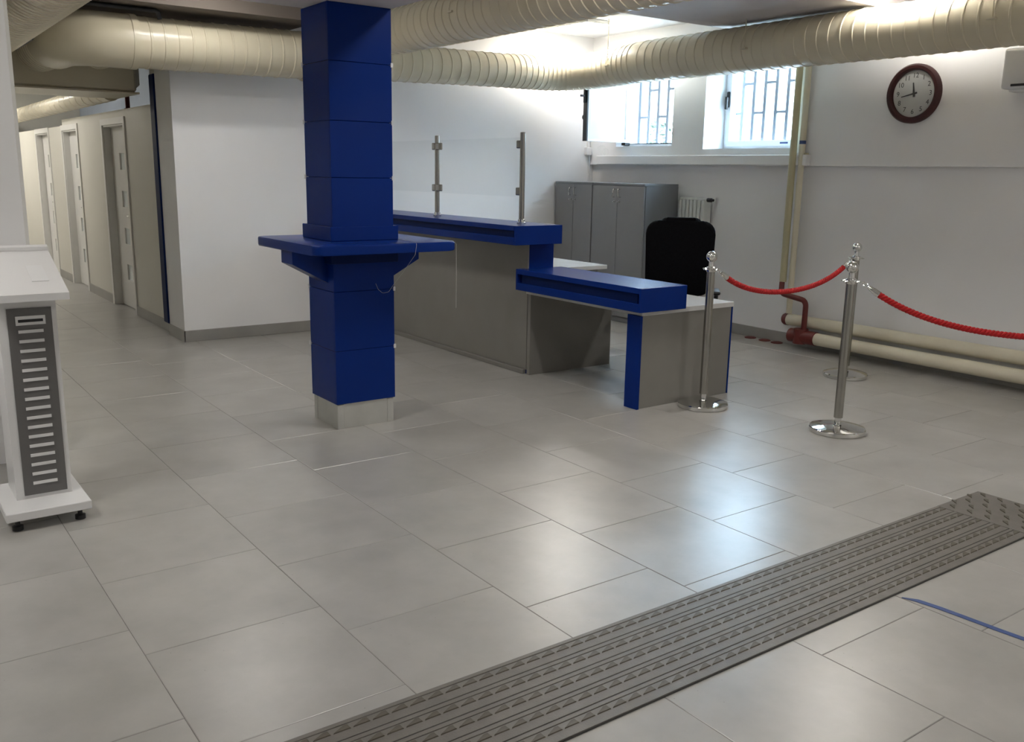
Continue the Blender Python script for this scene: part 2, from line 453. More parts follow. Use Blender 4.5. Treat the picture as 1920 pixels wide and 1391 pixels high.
bm = bmesh.new(); box(bm, sx0-0.03, sx0-0.006, 7.612, 7.64, 2.23, 2.37, 0.006); box(bm, sx0-0.075, sx0-0.03, 7.616, 7.636, 2.29, 2.312, 0.004)
obj('handle', bm, 'black_plastic', sash)
bm = bmesh.new(); box(bm, sx1-0.06, sx1+0.02, 7.60, 7.66, 1.815, 1.845, 0.004); obj('hinge', bm, 'black_plastic', sash)
# window 2: closed, set deep in its niche
w2 = sroot('window_2', (7.25, 5.9, 1.77), 'closed white window in a deep niche beside the vertical pipes')
obj('window_frame', frame_bm(7.24, 7.30, 5.32, 6.43, 1.766, 2.62, 0.04), 'pvc_frame', w2)
s2 = obj('sash', frame_bm(7.225, 7.285, 5.36, 6.40, 1.80, 2.58, 0.05), 'pvc_frame', w2)
obj('pane', B(7.25, 7.258, 5.41, 6.35, 1.85, 2.53), 'clear_glass', s2)
bm = bmesh.new(); box(bm, 7.205, 7.225, 6.355, 6.395, 2.17, 2.32, 0.008); box(bm, 7.175, 7.206, 6.362, 6.388, 2.15, 2.27, 0.006)
obj('handle', bm, 'black_plastic', s2)
grille(w2, 7.40, 5.3, 6.5, 1.75, 2.65, 5.40, 9, 0.136, 1)
o = obj('tape_mark', B(7.222, 7.226, 5.63, 5.72, 1.815, 1.83), 'blue_tape', s2)

# outside: pale yard wall, ground and a shrub
tag(obj('yard_wall', B(10.4, 10.6, 1.0, 14.0, 1.2, 3.4), 'outside_render'), 'pale rendered wall outside beyond the window bars', 'wall')
tag(obj('yard_ground', B(7.45, 10.4, 1.0, 14.0, 1.3, 1.55), 'outside_ground'), 'pale yard ground outside the windows', 'ground')
sh = thing('shrub', 'green leafy shrub outside the open window', 'shrub', (8.7, 8.85, 1.55))
bm = bmesh.new()
for i in range(7):
    a = 2*PI*i/7; tube(bm, [(8.7, 8.85, 1.55), (8.7+0.12*math.cos(a), 8.85+0.12*math.sin(a), 1.75), (8.7+0.22*math.cos(a), 8.85+0.26*math.sin(a), 2.0)], [0.012, 0.009, 0.004], 6)
obj('stems', bm, 'bark', sh)
bm = bmesh.new()
for i in range(420):
    a, e = random.uniform(0, 2*PI), random.random()**0.5; zc = random.uniform(0, 1)
    p = Vector((8.7+0.34*e*math.cos(a)*(1.1-zc*0.7), 8.85+0.42*e*math.sin(a)*(1.1-zc*0.7), 1.6+zc*0.66))
    u = Vector((random.uniform(-1, 1), random.uniform(-1, 1), random.uniform(-0.6, 0.6))).normalized(); v = u.orthogonal().normalized()
    s = random.uniform(0.03, 0.055)
    bm.faces.new([bm.verts.new(p+u*s), bm.verts.new(p+v*s*0.45), bm.verts.new(p-u*s), bm.verts.new(p-v*s*0.45)])
o = obj('foliage', bm, 'leaf', sh); o['kind'] = 'stuff'

# ------------------------------------------------------------------ LUMINAIRES
def luminaire(cx, cy, sx, sy, z, label):
    t = thing('ceiling_light', label, 'ceiling light', (cx, cy, z-0.04), 'ceiling luminaires')
    bm = bmesh.new(); box(bm, cx-sx/2, cx+sx/2, cy-sy/2, cy+sy/2, z-0.036, z, 0.006); obj('housing', bm, 'lamp_housing', t)
    bm = bmesh.new(); box(bm, cx-sx/2+0.012, cx+sx/2-0.012, cy-sy/2+0.03, cy+sy/2-0.03, z-0.0395, z-0.0365, 0.001); obj('diffuser', bm, 'lamp_panel', t)
luminaire(6.16, 7.47, 0.30, 0.68, CEIL, 'lit flat ceiling light above the open window')
luminaire(6.24, 3.95, 0.30, 0.48, CEIL, 'ceiling light above the clock end of the long duct')
struct('beam_soffit', B(1.30, 3.35, 7.38, YB, 2.69, CEIL), 'soffit_shade', label='soffit with its shade painted in dark brown above the cream duct by the column')
luminaire(2.35, 6.88, 0.44, 0.20, CEIL, 'ceiling light directly in front of the duct by the back wall')
luminaire(2.90, 5.72, 1.30, 0.30, CEIL, 'ceiling light hidden behind the blue column')
luminaire(3.2, 3.4, 0.30, 0.6, CEIL, 'added fill light above the middle of the hall')  # added out of view to brighten the floor, counter and column
luminaire(2.2, 0.3, 0.30, 0.45, CEIL, 'ceiling light above the rubber floor strip')
luminaire(-0.7, 3.5, 0.30, 0.85, CEIL, 'ceiling light at the left of the hall')
luminaire(5.2, -0.8, 0.30, 0.9, CEIL, 'ceiling light at the far right of the hall')
luminaire(0.98, 12.6, 0.30, 0.6, CEIL, 'ceiling light over the corridor doors')
luminaire(0.98, 15.9, 0.30, 1.1, CEIL, 'ceiling light at the corridor end')

# ------------------------------------------------------------------ DUCTS
def const(r): return lambda s: r
vd = thing('ventilation_duct', 'long cream spiral duct running along the back wall and then along the right wall', 'duct', (6.4, 4.0, 2.38))
ZA, ZB = 2.455, 2.565
YA, XS = 7.74, 6.40
obj('trunk', ribbed_duct([(3.95, YA, ZA+0.01), (1.95, YA, ZA-0.01)], const(0.192), 0.105), 'duct_paint', vd, 24)
el = fillet([(1.95, YA, ZA-0.01), (1.52, YA, ZA-0.01), (1.52, 8.30, ZA)], 0.34, 6)
obj('elbow', tube(bmesh.new(), el, [0.2]*len(el), 40), 'duct_paint', vd, 50)
bm = bmesh.new()
obj('collar', Tb([(1.93, YA, ZA-0.008), (1.98, YA, ZA-0.008)], 0.205, 40), 'duct_paint', vd, 50)
obj('collar', Tb([(3.35, YA, ZA-0.004), (3.37, YA, ZA-0.004)], 0.202, 40), 'duct_paint', vd, 50)
obj('corridor_run', ribbed_duct([(1.52, 8.28, ZA+0.01), (1.52, 9.008, ZA+0.02)], const(0.185), 0.09), 'duct_paint', vd, 24)
obj('branch', ribbed_duct([(3.93, YA, ZA+0.01), (5.45, YA, ZA+0.035)], lambda s: 0.165-0.008*s, 0.105), 'duct_paint', vd, 24)
el = fillet([(5.43, YA, ZA+0.035), (XS-0.05, YA, ZA+0.055), (XS, 6.75, ZB)], 0.55, 12)
nn = len(el)
obj('elbow', ribbed_duct(el, lambda s: 0.157+0.028*s, 0.07, rib=0.005), 'duct_paint', vd, 24)
obj('long_run', ribbed_duct([(XS, 6.76, ZB), (XS, 0.2, ZB+0.01)], const(0.187), 0.105), 'duct_paint', vd, 24)
for yy in (7.05, 5.35, 3.3):
    z0 = ZB-0.02
    bm = bmesh.new(); tube(bm, [(XS-0.19, yy, z0), (XS-0.19, yy, CEIL if not 4.33 < yy < 5.93 else 2.78)], 0.004, 6)
    box(bm, XS-0.215, XS-0.165, yy-0.03, yy+0.03, z0-0.008, z0+0.004)
    obj('hanger', bm, 'duct_seam', vd)
d2 = thing('ventilation_duct', 'cream spiral duct crossing overhead to the right of the blue column', 'duct', (3.97, 4.0, 2.47))
obj('run', ribbed_duct([(3.97, 7.545, 2.66), (3.97, 0.0, 2.655)], const(0.182), 0.105, rib=0.006), 'duct_paint', d2, 24)
bm = bmesh.new(); tube(bm, [(3.80, 6.05, 2.66), (3.80, 6.05, CEIL)], 0.004, 6); box(bm, 3.775, 3.81, 6.02, 6.08, 2.65, 2.663); obj('hanger', bm, 'duct_seam', d2)
d3 = thing('ventilation_duct', 'wide cream duct at the top left corner over the corridor mouth', 'duct', (1.0, 6.0, 2.29))
obj('run', ribbed_duct([(1.0, 3.8, 2.535), (1.0, 8.98, 2.50)], const(0.238), 0.075, rib=0.006), 'duct_paint', d3, 24)
bm = bmesh.new(); c = Vector((1.0, 7.55, 2.51)); dd = Vector((0.8, 0, -0.6))
for q in (-0.02, 0.02):
    tube(bm, [c+dd*0.242+Vector((q*0.6, -0.32, q*0.8)), c+dd*0.242+Vector((q*0.6, 0.4, q*0.8))], 0.013, 8)
obj('slot_diffuser', bm, 'dark_gasket', d3)
d4 = thing('duct_plenum', 'flat cream duct box crossing above the corridor doors', 'duct', (1.6, 9.4, 2.16))
bm = bmesh.new(); box(bm, 0.80, 2.30, 9.02, 9.85, 2.165, 2.60, 0.02); obj('box', bm, 'duct_paint', d4)
bm = bmesh.new(); box(bm, 0.80, 2.32, 9.012, 9.86, 2.150, 2.164); obj('bottom_flange', bm, 'duct_seam', d4)
bm = bmesh.new(); prism(bm, [(2.30, 9.05, 2.20), (2.30, 9.05, 2.56), (2.36, 9.15, 2.50), (2.36, 9.15, 2.24)], (0, 0.7, 0)); obj('end_cap', bm, 'duct_paint', d4)
d5 = thing('ventilation_duct', 'small cream duct stub running into the box over the corridor', 'duct', (1.98, 8.5, 2.33))
obj('run', ribbed_duct([(1.98, 8.05, 2.46), (1.98, 9.01, 2.47)], const(0.13), 0.06, rib=0.004), 'duct_paint', d5, 24)
d6 = thing('ventilation_duct', 'slim cream duct low along the corridor ceiling above the doors', 'duct', (2.27, 12.0, 2.10))
obj('run', ribbed_duct([(2.27, 9.87, 2.225), (2.27, 17.9, 2.19)], const(0.095), 0.3, rib=0.003), 'duct_paint', d6, 24)
bm = Tb(fillet([(2.14, 7.60, 2.612), (2.125, 7.58, 2.668), (1.45, 7.575, 2.668), (1.32, 7.585, 2.70)], 0.03, 5), 0.017, 10)
tag(obj('insulated_hose', bm, 'black_plastic', None, 50), 'black insulated hose lying above the cream duct', 'hose')
bm = bmesh.new(); tube(bm, [(2.50, 10.2, 2.06), (2.50, 10.2, 2.62)], 0.022, 10); tube(bm, [(2.50, 10.2, 2.06), (2.50, 10.2, 2.085)], 0.035, 10)
tag(obj('riser_pipe', bm, 'pipe_red', None, 50), 'short red riser pipe above the first corridor door', 'pipe')

# ------------------------------------------------------------------ BLUE COLUMN WITH WRAP-AROUND SHELF
px0, px1, py0, py1 = 2.25, 2.64, 4.85, 5.20
col = thing('column', 'tall square column clad in glossy blue panels with a wrap-around shelf', 'column', (2.445, 5.025, 0))
obj('core', B(px0+0.012, px1-0.012, py0+0.012, py1-0.012, 0.151, 2.405), 'blue_edge', col)
pl = obj('plinth', B(px0+0.012, px1-0.012, py0+0.012, py1-0.012, 0, 0.150), 'steel_plinth', col, label='pale metal plinth at the foot of the column')
for (x, y) in ((px0+0.008, py0+0.008), (px1-0.050, py0+0.008), (px0+0.008, py1-0.05)):
    obj('corner_strip', B(x, x+0.042, y, y+0.042, 0, 0.149, 0.002), 'steel_plinth', pl)
ZJ = [0.152, 0.473, 0.822, 1.135, 1.47, 1.782, 2.10, 2.405]
for z0, z1 in zip(ZJ, ZJ[1:]):
    g = 0.0012
    obj('panel', B(px0, px1, py0, py0+0.0118, z0+g, z1-g, 0.0015), 'blue_laminate', col)
    obj('panel', B(px0, px1, py1-0.0118, py1, z0+g, z1-g, 0.0015), 'blue_laminate', col)
    obj('panel', B(px0, px0+0.0118, py0+0.012, py1-0.012, z0+g, z1-g, 0.0015), 'blue_laminate', col)
    obj('panel', B(px1-0.0118, px1, py0+0.012, py1-0.012, z0+g, z1-g, 0.0015), 'blue_laminate', col)
# small clips at the joints on the outer corners
for z in ZJ[1:-1]:
    for (x, y) in ((px0, py1), (px1, py0)):
        obj('joint_clip', B(x-0.006, x+0.006, y-0.006, y+0.006, z-0.012, z+0.012), 'white_plastic', col)
# shelf
def round_rect(x0, x1, y0, y1, r, z, n=6):
    pts = []
    for cx, cy, a0 in ((x1-r, y1-r, 0), (x0+r, y1-r, 90), (x0+r, y0+r, 180), (x1-r, y0+r, 270)):
        for i in range(n+1):
            a = math.radians(a0+90*i/n); pts.append((cx+r*math.cos(a), cy+r*math.sin(a), z))
    return pts
bm = bmesh.new(); prism(bm, round_rect(2.01, 2.905, 4.555, 5.42, 0.05, 1.062), (0, 0, 0.053))
es = [e for e in bm.edges if abs(e.verts[0].co.z-e.verts[1].co.z) < 1e-6]
bmesh.ops.bevel(bm, geom=es, offset=0.010, segments=3, profile=0.5, affect='EDGES')
obj('shelf', bm, 'blue_laminate', col, 40)
obj('shelf_collar', B(px0-0.022, px1+0.022, py0-0.022, py1+0.022, 1.1155, 1.197, 0.003), 'blue_laminate', col)
obj('under_collar', B(px0-0.02, px1+0.02, py0-0.02, py1+0.02, 0.985, 1.062, 0.002), 'blue_edge', col)
ym, xm = (py0+py1)/2, (px0+px1)/2
for s in (-1, 1):
    xo = px0 if s < 0 else px1
    bm = bmesh.new(); prism(bm, [(xo, ym-0.10, 0.87), (xo, ym-0.10, 1.062), (xo+s*0.215, ym-0.10, 1.062), (xo+s*0.215, ym-0.10, 0.985)], (0, 0.16, 0)); obj('bracket', bm, 'blue_laminate', col)
# loose pen cords fixed to the shelf
tag(obj('pen_cord', Tb(fillet([(2.665, 4.84, 1.118), (2.655, 4.70, 1.1175), (2.625, 4.548, 1.117), (2.615, 4.549, 1.05), (2.615, 4.70, 0.93), (2.632, 4.843, 0.845), (2.60, 4.843, 0.805), (2.56, 4.843, 0.80), (2.53, 4.843, 0.825), (2.515, 4.843, 0.86)], 0.02, 4), 0.0009, 6), 'cord_thread'), 'thin white pen cord looped at the front of the column shelf', 'cord')
tag(obj('pen_cord', Tb([(2.895, 4.60, 1.118), (2.909, 4.58, 1.10), (2.91, 4.58, 0.9), (2.912, 4.585, 0.72)], 0.0009, 6), 'cord_thread'), 'thin pale pen cord hanging from the right corner of the column shelf', 'cord')

# ------------------------------------------------------------------ RECEPTION COUNTER
ct = thing('reception_counter', 'tall grey reception counter with a thick blue top', 'counter', (4.13, 6.8, 0))
obj('front_panel', B(4.13, 4.15, 5.50, 8.115, 0.035, 1.0), 'grey_laminate', ct)
obj('carcass', B(4.151, 4.362, 5.52, 8.115, 0.0, 1.0), 'grey_laminate', ct)
obj('base_strip', B(4.108, 4.15, 5.52, 8.115, 0.0, 0.033, 0.003), 'grey_laminate', ct)
obj('end_panel', B(4.14, 4.37, 5.497, 5.519, 0.0, 1.0, 0.002), 'blue_laminate', ct, label='blue end panel')
xa, xb, ya = 3.90, 4.33, 5.37
tp = obj('worktop', B(xa, xb, ya, 8.115, 1.103, 1.138, 0.002), 'blue_laminate', ct)
obj('worktop_core', B(xa+0.02, xb-0.02, ya+0.03, 8.115, 1.055, 1.103), 'blue_edge', ct)
obj('worktop_underside', B(xa, xb, ya, 8.115, 1.0, 1.055, 0.002), 'blue_laminate', ct)
obj('worktop_end', B(xa, xb, ya-0.02, ya-0.001, 1.0, 1.138, 0.002), 'blue_laminate', ct)

gs = thing('glass_screen', 'clear glass sneeze screen on steel posts along the tall counter', 'screen', (4.12, 6.8, 1.138))
PY = [5.58, 6.79, 8.0]
for yv in PY:
    bm = bmesh.new(); lathe(bm, [(0.020, 0.0), (0.020, 0.66), (0.016, 0.664), (0, 0.664)], (4.12, yv, 1.138), 20); p = obj('post', bm, 'brushed_steel', gs, 40)
    bm = bmesh.new(); lathe(bm, [(0.034, 0), (0.034, 0.012), (0.026, 0.016), (0.026, 0.032), (0.0205, 0.036)], (4.12, yv, 1.1385), 20); obj('foot', bm, 'chrome', p, 40)
    for zc in (1.375, 1.715):
        for s in (-1, 1):
            if (yv == PY[0] and s < 0) or (yv == PY[-1] and s > 0): continue
            obj('clamp', B(4.098, 4.142, yv+s*0.032-0.022, yv+s*0.032+0.022, zc-0.028, zc+0.028, 0.005), 'brushed_steel', p)
for a, b in zip(PY, PY[1:]): obj('pane', B(4.116, 4.124, a+0.03, b-0.03, 1.335, 1.765), 'clear_glass', gs)

# low desk at the open end of the counter
ld = thing('low_desk', 'low grey desk with blue edged leg at the end of the counter', 'desk', (4.55, 4.85, 0))
obj('desktop', B(4.112, 4.99, 4.238, 5.535-0.042, 0.622, 0.656, 0.002), 'desk_top', ld)
lg = obj('leg_panel', B(4.118, 4.978, 4.250, 4.355, 0, 0.6215), 'grey_laminate', ld)
obj('edge_panel', B(4.098, 4.1175, 4.238, 4.362, 0, 0.6215, 0.001), 'blue_laminate', lg, label='blue front edge of the leg')
obj('edge_panel', B(4.9785, 4.990, 4.245, 4.362, 0, 0.6215, 0.001), 'blue_laminate', lg)
obj('leg_panel', B(4.128, 4.945, 5.455, 5.490, 0, 0.6215), 'grey_laminate', ld)
rb = thing('counter_riser', 'long blue box shelf lying on the low desk', 'shelf', (4.23, 4.85, 0.657))
x0, x1, y0, y1 = 4.025, 4.44, 4.19, 5.49
obj('top_board', B(x0, x1, y0, y1, 0.775, 0.812, 0.002), 'blue_laminate', rb)
obj('core', B(x0+0.02, x1-0.02, y0+0.03, y1-0.03, 0.712, 0.775), 'blue_edge', rb)
obj('bottom_board', B(x0, x1, y0, y1, 0.657, 0.712, 0.002), 'blue_laminate', rb)
obj('end_board', B(x0, x1, y0-0.02, y0-0.001, 0.657, 0.812, 0.002), 'blue_laminate', rb)
obj('end_board', B(x0, 4.105, y1+0.001, y1+0.02, 0.657, 0.812, 0.002), 'blue_laminate', rb)

# staff desk behind the tall counter
sd = thing('staff_desk', 'pale staff desk behind the tall counter', 'desk', (4.9, 6.8, 0))
obj('desktop', B(4.375, 5.33, 5.955, 7.75, 0.708, 0.742, 0.002), 'desk_top', sd)
for yv in (6.0, 7.66): obj('leg_panel', B(4.42, 5.26, yv, yv+0.03, 0, 0.7075), 'grey_laminate', sd)
obj('modesty_panel', B(4.44, 4.46, 6.031, 7.659, 0.25, 0.7075), 'grey_laminate', sd)

# ------------------------------------------------------------------ CABINETS
def cabinet(y0, y1, label):
    t = thing('storage_cabinet', label, 'cabinet', (6.7, (y0+y1)/2, 0), 'grey two door cabinets')
    X0, X1, H = 6.45, 6.92, 1.42
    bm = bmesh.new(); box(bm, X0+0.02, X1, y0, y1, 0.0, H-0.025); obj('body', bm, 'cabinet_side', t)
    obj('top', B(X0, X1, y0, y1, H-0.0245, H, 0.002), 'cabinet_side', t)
    ymid = (y0+y1)/2
    for s, (a, b) in ((1, (y0+0.006, ymid-0.002)), (-1, (ymid+0.002, y1-0.006))):
        dr = obj('door', B(X0, X0+0.0195, a, b, 0.06, H-0.028, 0.0015), 'cabinet_grey', t)
        yh = ymid-s*0.035
        bm = Tb(fillet([(X0, yh, 1.36), (X0-0.03, yh, 1.36), (X0-0.03, yh-s*0.012, 1.28), (X0, yh-s*0.012, 1.28)], 0.012, 4), 0.006, 8); obj('handle', bm, 'chrome', dr, 40)
        bm = bmesh.new(); lathe(bm, [(0.010, 0), (0.010, -0.012), (0.006, -0.014), (0.006, -0.03), (0, -0.03)], (X0, yh, 1.235), 12, 'x'); obj('lock', bm, 'chrome', dr, 40)
cabinet(6.70, 7.485, 'grey two door cabinet next to the radiator')
cabinet(7.488, 8.11, 'grey two door cabinet in the back corner')

# ------------------------------------------------------------------ RADIATOR
rd = thing('radiator', 'white column radiator on the right wall beside the grey cabinet', 'radiator', (6.93, 6.4, 0.35))
for i in range(7):
    yc = 6.325+i*0.05
    bm = bmesh.new(); box(bm, 6.872, 6.985, yc-0.0205, yc+0.0205, 0.38, 1.275, 0.012, 3); box(bm, 6.90, 6.96, yc-0.025, yc+0.025, 1.262, 1.292, 0.006, 2); box(bm, 6.90, 6.96, yc-0.025, yc+0.025, 0.362, 0.392, 0.006, 2)
    obj('section', bm, 'radiator_white', rd, 50)
bm = bmesh.new(); lathe(bm, [(0.02, 0), (0.02, -0.05), (0.013, -0.055), (0.013, -0.075), (0, -0.075)], (6.925, 6.30, 1.275), 12, 'y'); obj('vent_valve', bm, 'black_plastic', rd, 40)
obj('wall_bracket', B(6.985, 7.0, 6.40, 6.43, 0.5, 1.2), 'radiator_white', rd)

# ------------------------------------------------------------------ OFFICE CHAIR
ch = thing('office_chair', 'black fabric office chair behind the low desk', 'chair', (0, 0, 0))
def rounded_slab(w, h, d, r, n=6):
    """pad in local x (width) / z (height), thickness along y"""
    bm = bmesh.new(); pts = [(p[0], 0, p[1]) for p in round_rect(-w/2, w/2, 0, h, r, 0, n)]
    prism(bm, [(p[0], -d/2, p[2]) for p in pts], (0, d, 0))
    es = [e for e in bm.edges if abs(e.verts[0].co.y-e.verts[1].co.y) < 1e-6]
    bmesh.ops.bevel(bm, geom=es, offset=d*0.35, segments=4, profile=0.5, affect='EDGES')
    return bm
# local: chair faces -y
bm = rounded_slab(0.56, 0.60, 0.10, 0.10)
for v in bm.verts:
    t = v.co.z/0.60; v.co.x *= 1.0-0.06*(1-t); v.co.y += 0.30+0.05*t-0.06*(v.co.x/0.28)**2; v.co.z += 0.55
obj('backrest', bm, 'black_fabric', ch, 50)
bm = rounded_slab(0.34, 0.13, 0.11, 0.06)
for v in bm.verts: v.co.z = v.co.z+1.045; v.co.y += 0.345
obj('headrest', bm, 'black_fabric', ch, 50)
bm = rounded_slab(0.54, 0.52, 0.10, 0.10)
bmesh.ops.rotate(bm, verts=bm.verts[:], cent=(0, 0, 0), matrix=Matrix.Rotation(math.radians(-90), 3, 'X'))
for v in bm.verts: v.co.y = v.co.y*1.0 - 0.26 if v.co.y > 0 else v.co.y; 
ymn = min(v.co.y for v in bm.verts); ymx = max(v.co.y for v in bm.verts)
for v in bm.verts: v.co.y -= (ymn+ymx)/2; v.co.z += 0.47
obj('seat', bm, 'black_fabric', ch, 50)
for s in (-1, 1):
    bm = Tb(fillet([(s*0.24, 0.02, 0.43), (s*0.30, 0.02, 0.43), (s*0.30, 0.0, 0.60), (s*0.30, -0.05, 0.61)], 0.05, 5), 0.016, 8); a = obj('armrest', bm, 'black_plastic', ch, 50)
    bm = bmesh.new(); box(bm, s*0.30-0.03, s*0.30+0.03, -0.07, 0.17, 0.60, 0.63, 0.012, 2); obj('arm_pad', bm, 'black_plastic', a, 50)
bm = bmesh.new(); lathe(bm, [(0.04, 0.07), (0.04, 0.20), (0.026, 0.20), (0.026, 0.42), (0.09, 0.425), (0.09, 0.44), (0, 0.44)], (0, 0, 0), 20); obj('gas_column', bm, 'black_plastic', ch, 40)
obj('back_bracket', Tb(fillet([(0, 0.1, 0.44), (0, 0.33, 0.44), (0, 0.37, 0.75)], 0.06, 6), 0.02, 8), 'black_plastic', ch, 50)
for i in range(5):
    a = 2*PI*i/5+math.radians(18); dx, dy = math.cos(a), math.sin(a)
    lg_ = obj('base_leg', Tb([(0.03*dx, 0.03*dy, 0.115), (0.17*dx, 0.17*dy, 0.10), (0.32*dx, 0.32*dy, 0.078)], [0.026, 0.022, 0.015], 8), 'black_plastic', ch, 50)
    bm = bmesh.new()
    for q in (-0.014, 0.014):
        c0 = Vector((0.32*dx, 0.32*dy, 0.028)); u = Vector((-dy, dx, 0)); tube(bm, [c0+u*(q-0.009), c0+u*(q+0.009)], 0.027, 14)
    tube(bm, [(0.32*dx, 0.32*dy, 0.03), (0.32*dx, 0.32*dy, 0.08)], 0.007, 6)
    obj('caster', bm, 'black_plastic', lg_, 50)
ch.location = (5.31, 5.09, 0); ch.rotation_euler = (0, 0, math.radians(-46))

# ------------------------------------------------------------------ STANCHIONS AND ROPES
st0 = thing('stanchion', '', 'stanchion', (0, 0, 0), 'chrome rope stanchions')
bm = bmesh.new(); lathe(bm, [(0.162, 0.0), (0.166, 0.006), (0.166, 0.026), (0.162, 0.032), (0.12, 0.045), (0.06, 0.056), (0.030, 0.060), (0, 0.060)], (0, 0, 0), 48); obj('base', bm, 'chrome', st0, 30)
bm = bmesh.new(); lathe(bm, [(0.020, 0.060), (0.020, 0.095), (0.0, 0.095)], (0, 0, 0), 24); obj('stem', bm, 'chrome', st0, 40)
bm = bmesh.new(); lathe(bm, [(0.0265, 0.09), (0.0265, 0.925), (0, 0.925)], (0, 0, 0), 28); obj('pole', bm, 'brushed_steel', st0, 40)
bm = bmesh.new(); lathe(bm, [(0.029, 0.905), (0.031, 0.910), (0.031, 0.932), (0.024, 0.938), (0.0, 0.938)], (0, 0, 0), 28); cl = obj('collar', bm, 'chrome', st0, 40)
for i in range(4):
    a = PI/2*i; bm = bmesh.new()
    cpt = Vector((0.047*math.cos(a), 0.047*math.sin(a), 0.922)); u = Vector((math.cos(a), math.sin(a), 0)); v = Vector((-math.sin(a), math.cos(a), 0))
    tube(bm, [cpt+0.016*(math.cos(2*PI*j/12)*u+math.sin(2*PI*j/12)*v) for j in range(12)], 0.0035, 6, closed=True); obj('eye_ring', bm, 'chrome', cl, 50)
bm = bmesh.new()
prof = [(0.018, 0.935), (0.017, 0.955)]+[(0.036*math.sin(t), 1.002-0.036*math.cos(t)) for t in [0.5+i*(PI-0.5)/14 for i in range(15)]]
prof[-1] = (0, 1.038)
lathe(bm, prof, (0, 0, 0), 28); obj('ball_finial', bm, 'chrome', st0, 40)
SP = [((4.545, 4.070), 'chrome stanchion standing right beside the low desk leg'),
      ((4.785, 3.197), 'nearest chrome stanchion, in front of the one by the wall pipes'),
      ((6.202, 4.119), 'chrome stanchion near the wall pipes, half hidden behind another'),
      ((6.10, 1.63), 'chrome stanchion at the far end of the right hand rope')]
ST = []
for i, ((x, y), lab) in enumerate(SP):
    s_ = st0 if i == 0 else copy_tree(st0)
    s_.location = (x, y, 0); s_['label'] = lab; ST.append(s_)

def rope(p0, p1, low, label):
    a, b = Vector((*p0, 0.918)), Vector((*p1, 0.918)); d = (b-a); L = d.length; d.normalize()
    a0, b0 = a+d*0.062, b-d*0.062; n = 70
    def pt(s):
        q = a0+(b0-a0)*s; k = 2.2
        q.z = 0.918-(0.918-low)*(1-(math.cosh(k*(2*s-1))-1)/(math.cosh(k)-1)); return q
    t = thing('barrier_rope', label, 'rope', pt(0.5), 'red barrier ropes')
    P = [pt(i/400) for i in range(401)]; ln = sum((P[i+1]-P[i]).length for i in range(400))
    f0 = 0.09/ln
    pts = resample([pt(f0+(1-2*f0)*i/200) for i in range(201)], 0.008)
    bm = bmesh.new(); up_ = Vector((0, 0, 1)); side = d.cross(up_)
    for k in range(3):
        Q = []
        for i, p in enumerate(pts):
            tg = (pts[min(i+1, len(pts)-1)]-pts[max(i-1, 0)]).normalized(); nrm = side.cross(tg)
            ph = 2*PI*k/3+i*0.008/0.065*2*PI
            Q.append(p+0.0105*(math.cos(ph)*side+math.sin(ph)*nrm))
        tube(bm, Q, 0.0092, 8)
    obj('cord', bm, 'rope_red', t, 60)
    for s0, s1, s2, s3 in ((0, f0*0.45, f0*0.45, f0*1.15), (1, 1-f0*0.45, 1-f0*0.45, 1-f0*1.15)):
        e = obj('ferrule', Tb([pt(s2), pt((s2+s3)/2), pt(s3)], [0.012, 0.0185, 0.0195], 16), 'chrome', t, 40)
        bm = bmesh.new(); c0 = pt((s0+s1)/2); tg = (pt(s1)-pt(s0)).normalized(); nrm = side.cross(tg); r = (pt(s1)-pt(s0)).length*0.42
        tube(bm, [c0+r*(math.cos(2*PI*j/14)*tg+0.5*math.sin(2*PI*j/14)*nrm) for j in range(14)], 0.0035, 6, closed=True)
        obj('hook', bm, 'chrome', e, 50)
rope(SP[0][0], SP[2][0], 0.722, 'red twisted rope hung between the desk stanchion and the wall stanchion')
rope(SP[1][0], SP[3][0], 0.645, 'red twisted rope leading off to the right from the nearest stanchion')

# ------------------------------------------------------------------ WALL PIPES
hp = thing('heating_pipe', 'upper of two thick cream pipes along the foot of the right wall', 'pipe', (6.90, 3.0, 0.18))
obj('pipe', Tb([(6.915, 5.24, 0.242), (6.915, -2.4, 0.242)], 0.053, 20), 'pipe_cream', hp, 50)
bm = bmesh.new(); lathe(bm, [(0.056, 0), (0.056, 0.03), (0.045, 0.052), (0.02, 0.062), (0, 0.063)], (6.915, 5.225, 0.242), 20, 'y'); obj('end_cap', bm, 'pipe_red', hp, 50, 'dark red end cap')
h2 = thing('heating_pipe', 'lower of two thick cream pipes along the foot of the right wall', 'pipe', (6.82, 3.0, 0.06))
obj('pipe', Tb([(6.83, 4.86, 0.121), (6.83, -2.4, 0.121)], 0.054, 20), 'pipe_cream', h2, 50)
bm = bmesh.new(); tube(bm, [(6.83, 5.13, 0.121), (6.83, 4.855, 0.121)], 0.061, 18); tube(bm, [(6.83, 5.02, 0.06), (6.83, 5.02, 0.19)], 0.066, 18); obj('joint', bm, 'pipe_red', h2, 50, 'dark red pipe joint')
obj('feed_elbow', Tb(fillet([(6.82, 4.985, 0.15), (6.82, 4.985, 0.445), (6.86, 5.29, 0.475), (6.875, 5.30, 0.577)], 0.055, 6), 0.024, 14), 'pipe_red', h2, 50, 'dark red bent feed pipe')
rp = thing('riser_pipe', 'olive cream vertical pipe ending in the red bend', 'pipe', (6.885, 5.30, 0.56))
obj('pipe', Tb([(6.885, 5.30, 0.58), (6.885, 5.30, CEIL)], 0.031, 14), 'pipe_olive', rp, 50)
rq = thing('riser_pipe', 'right hand cream vertical pipe with a blue tape band', 'pipe', (6.89, 5.225, 0.29))
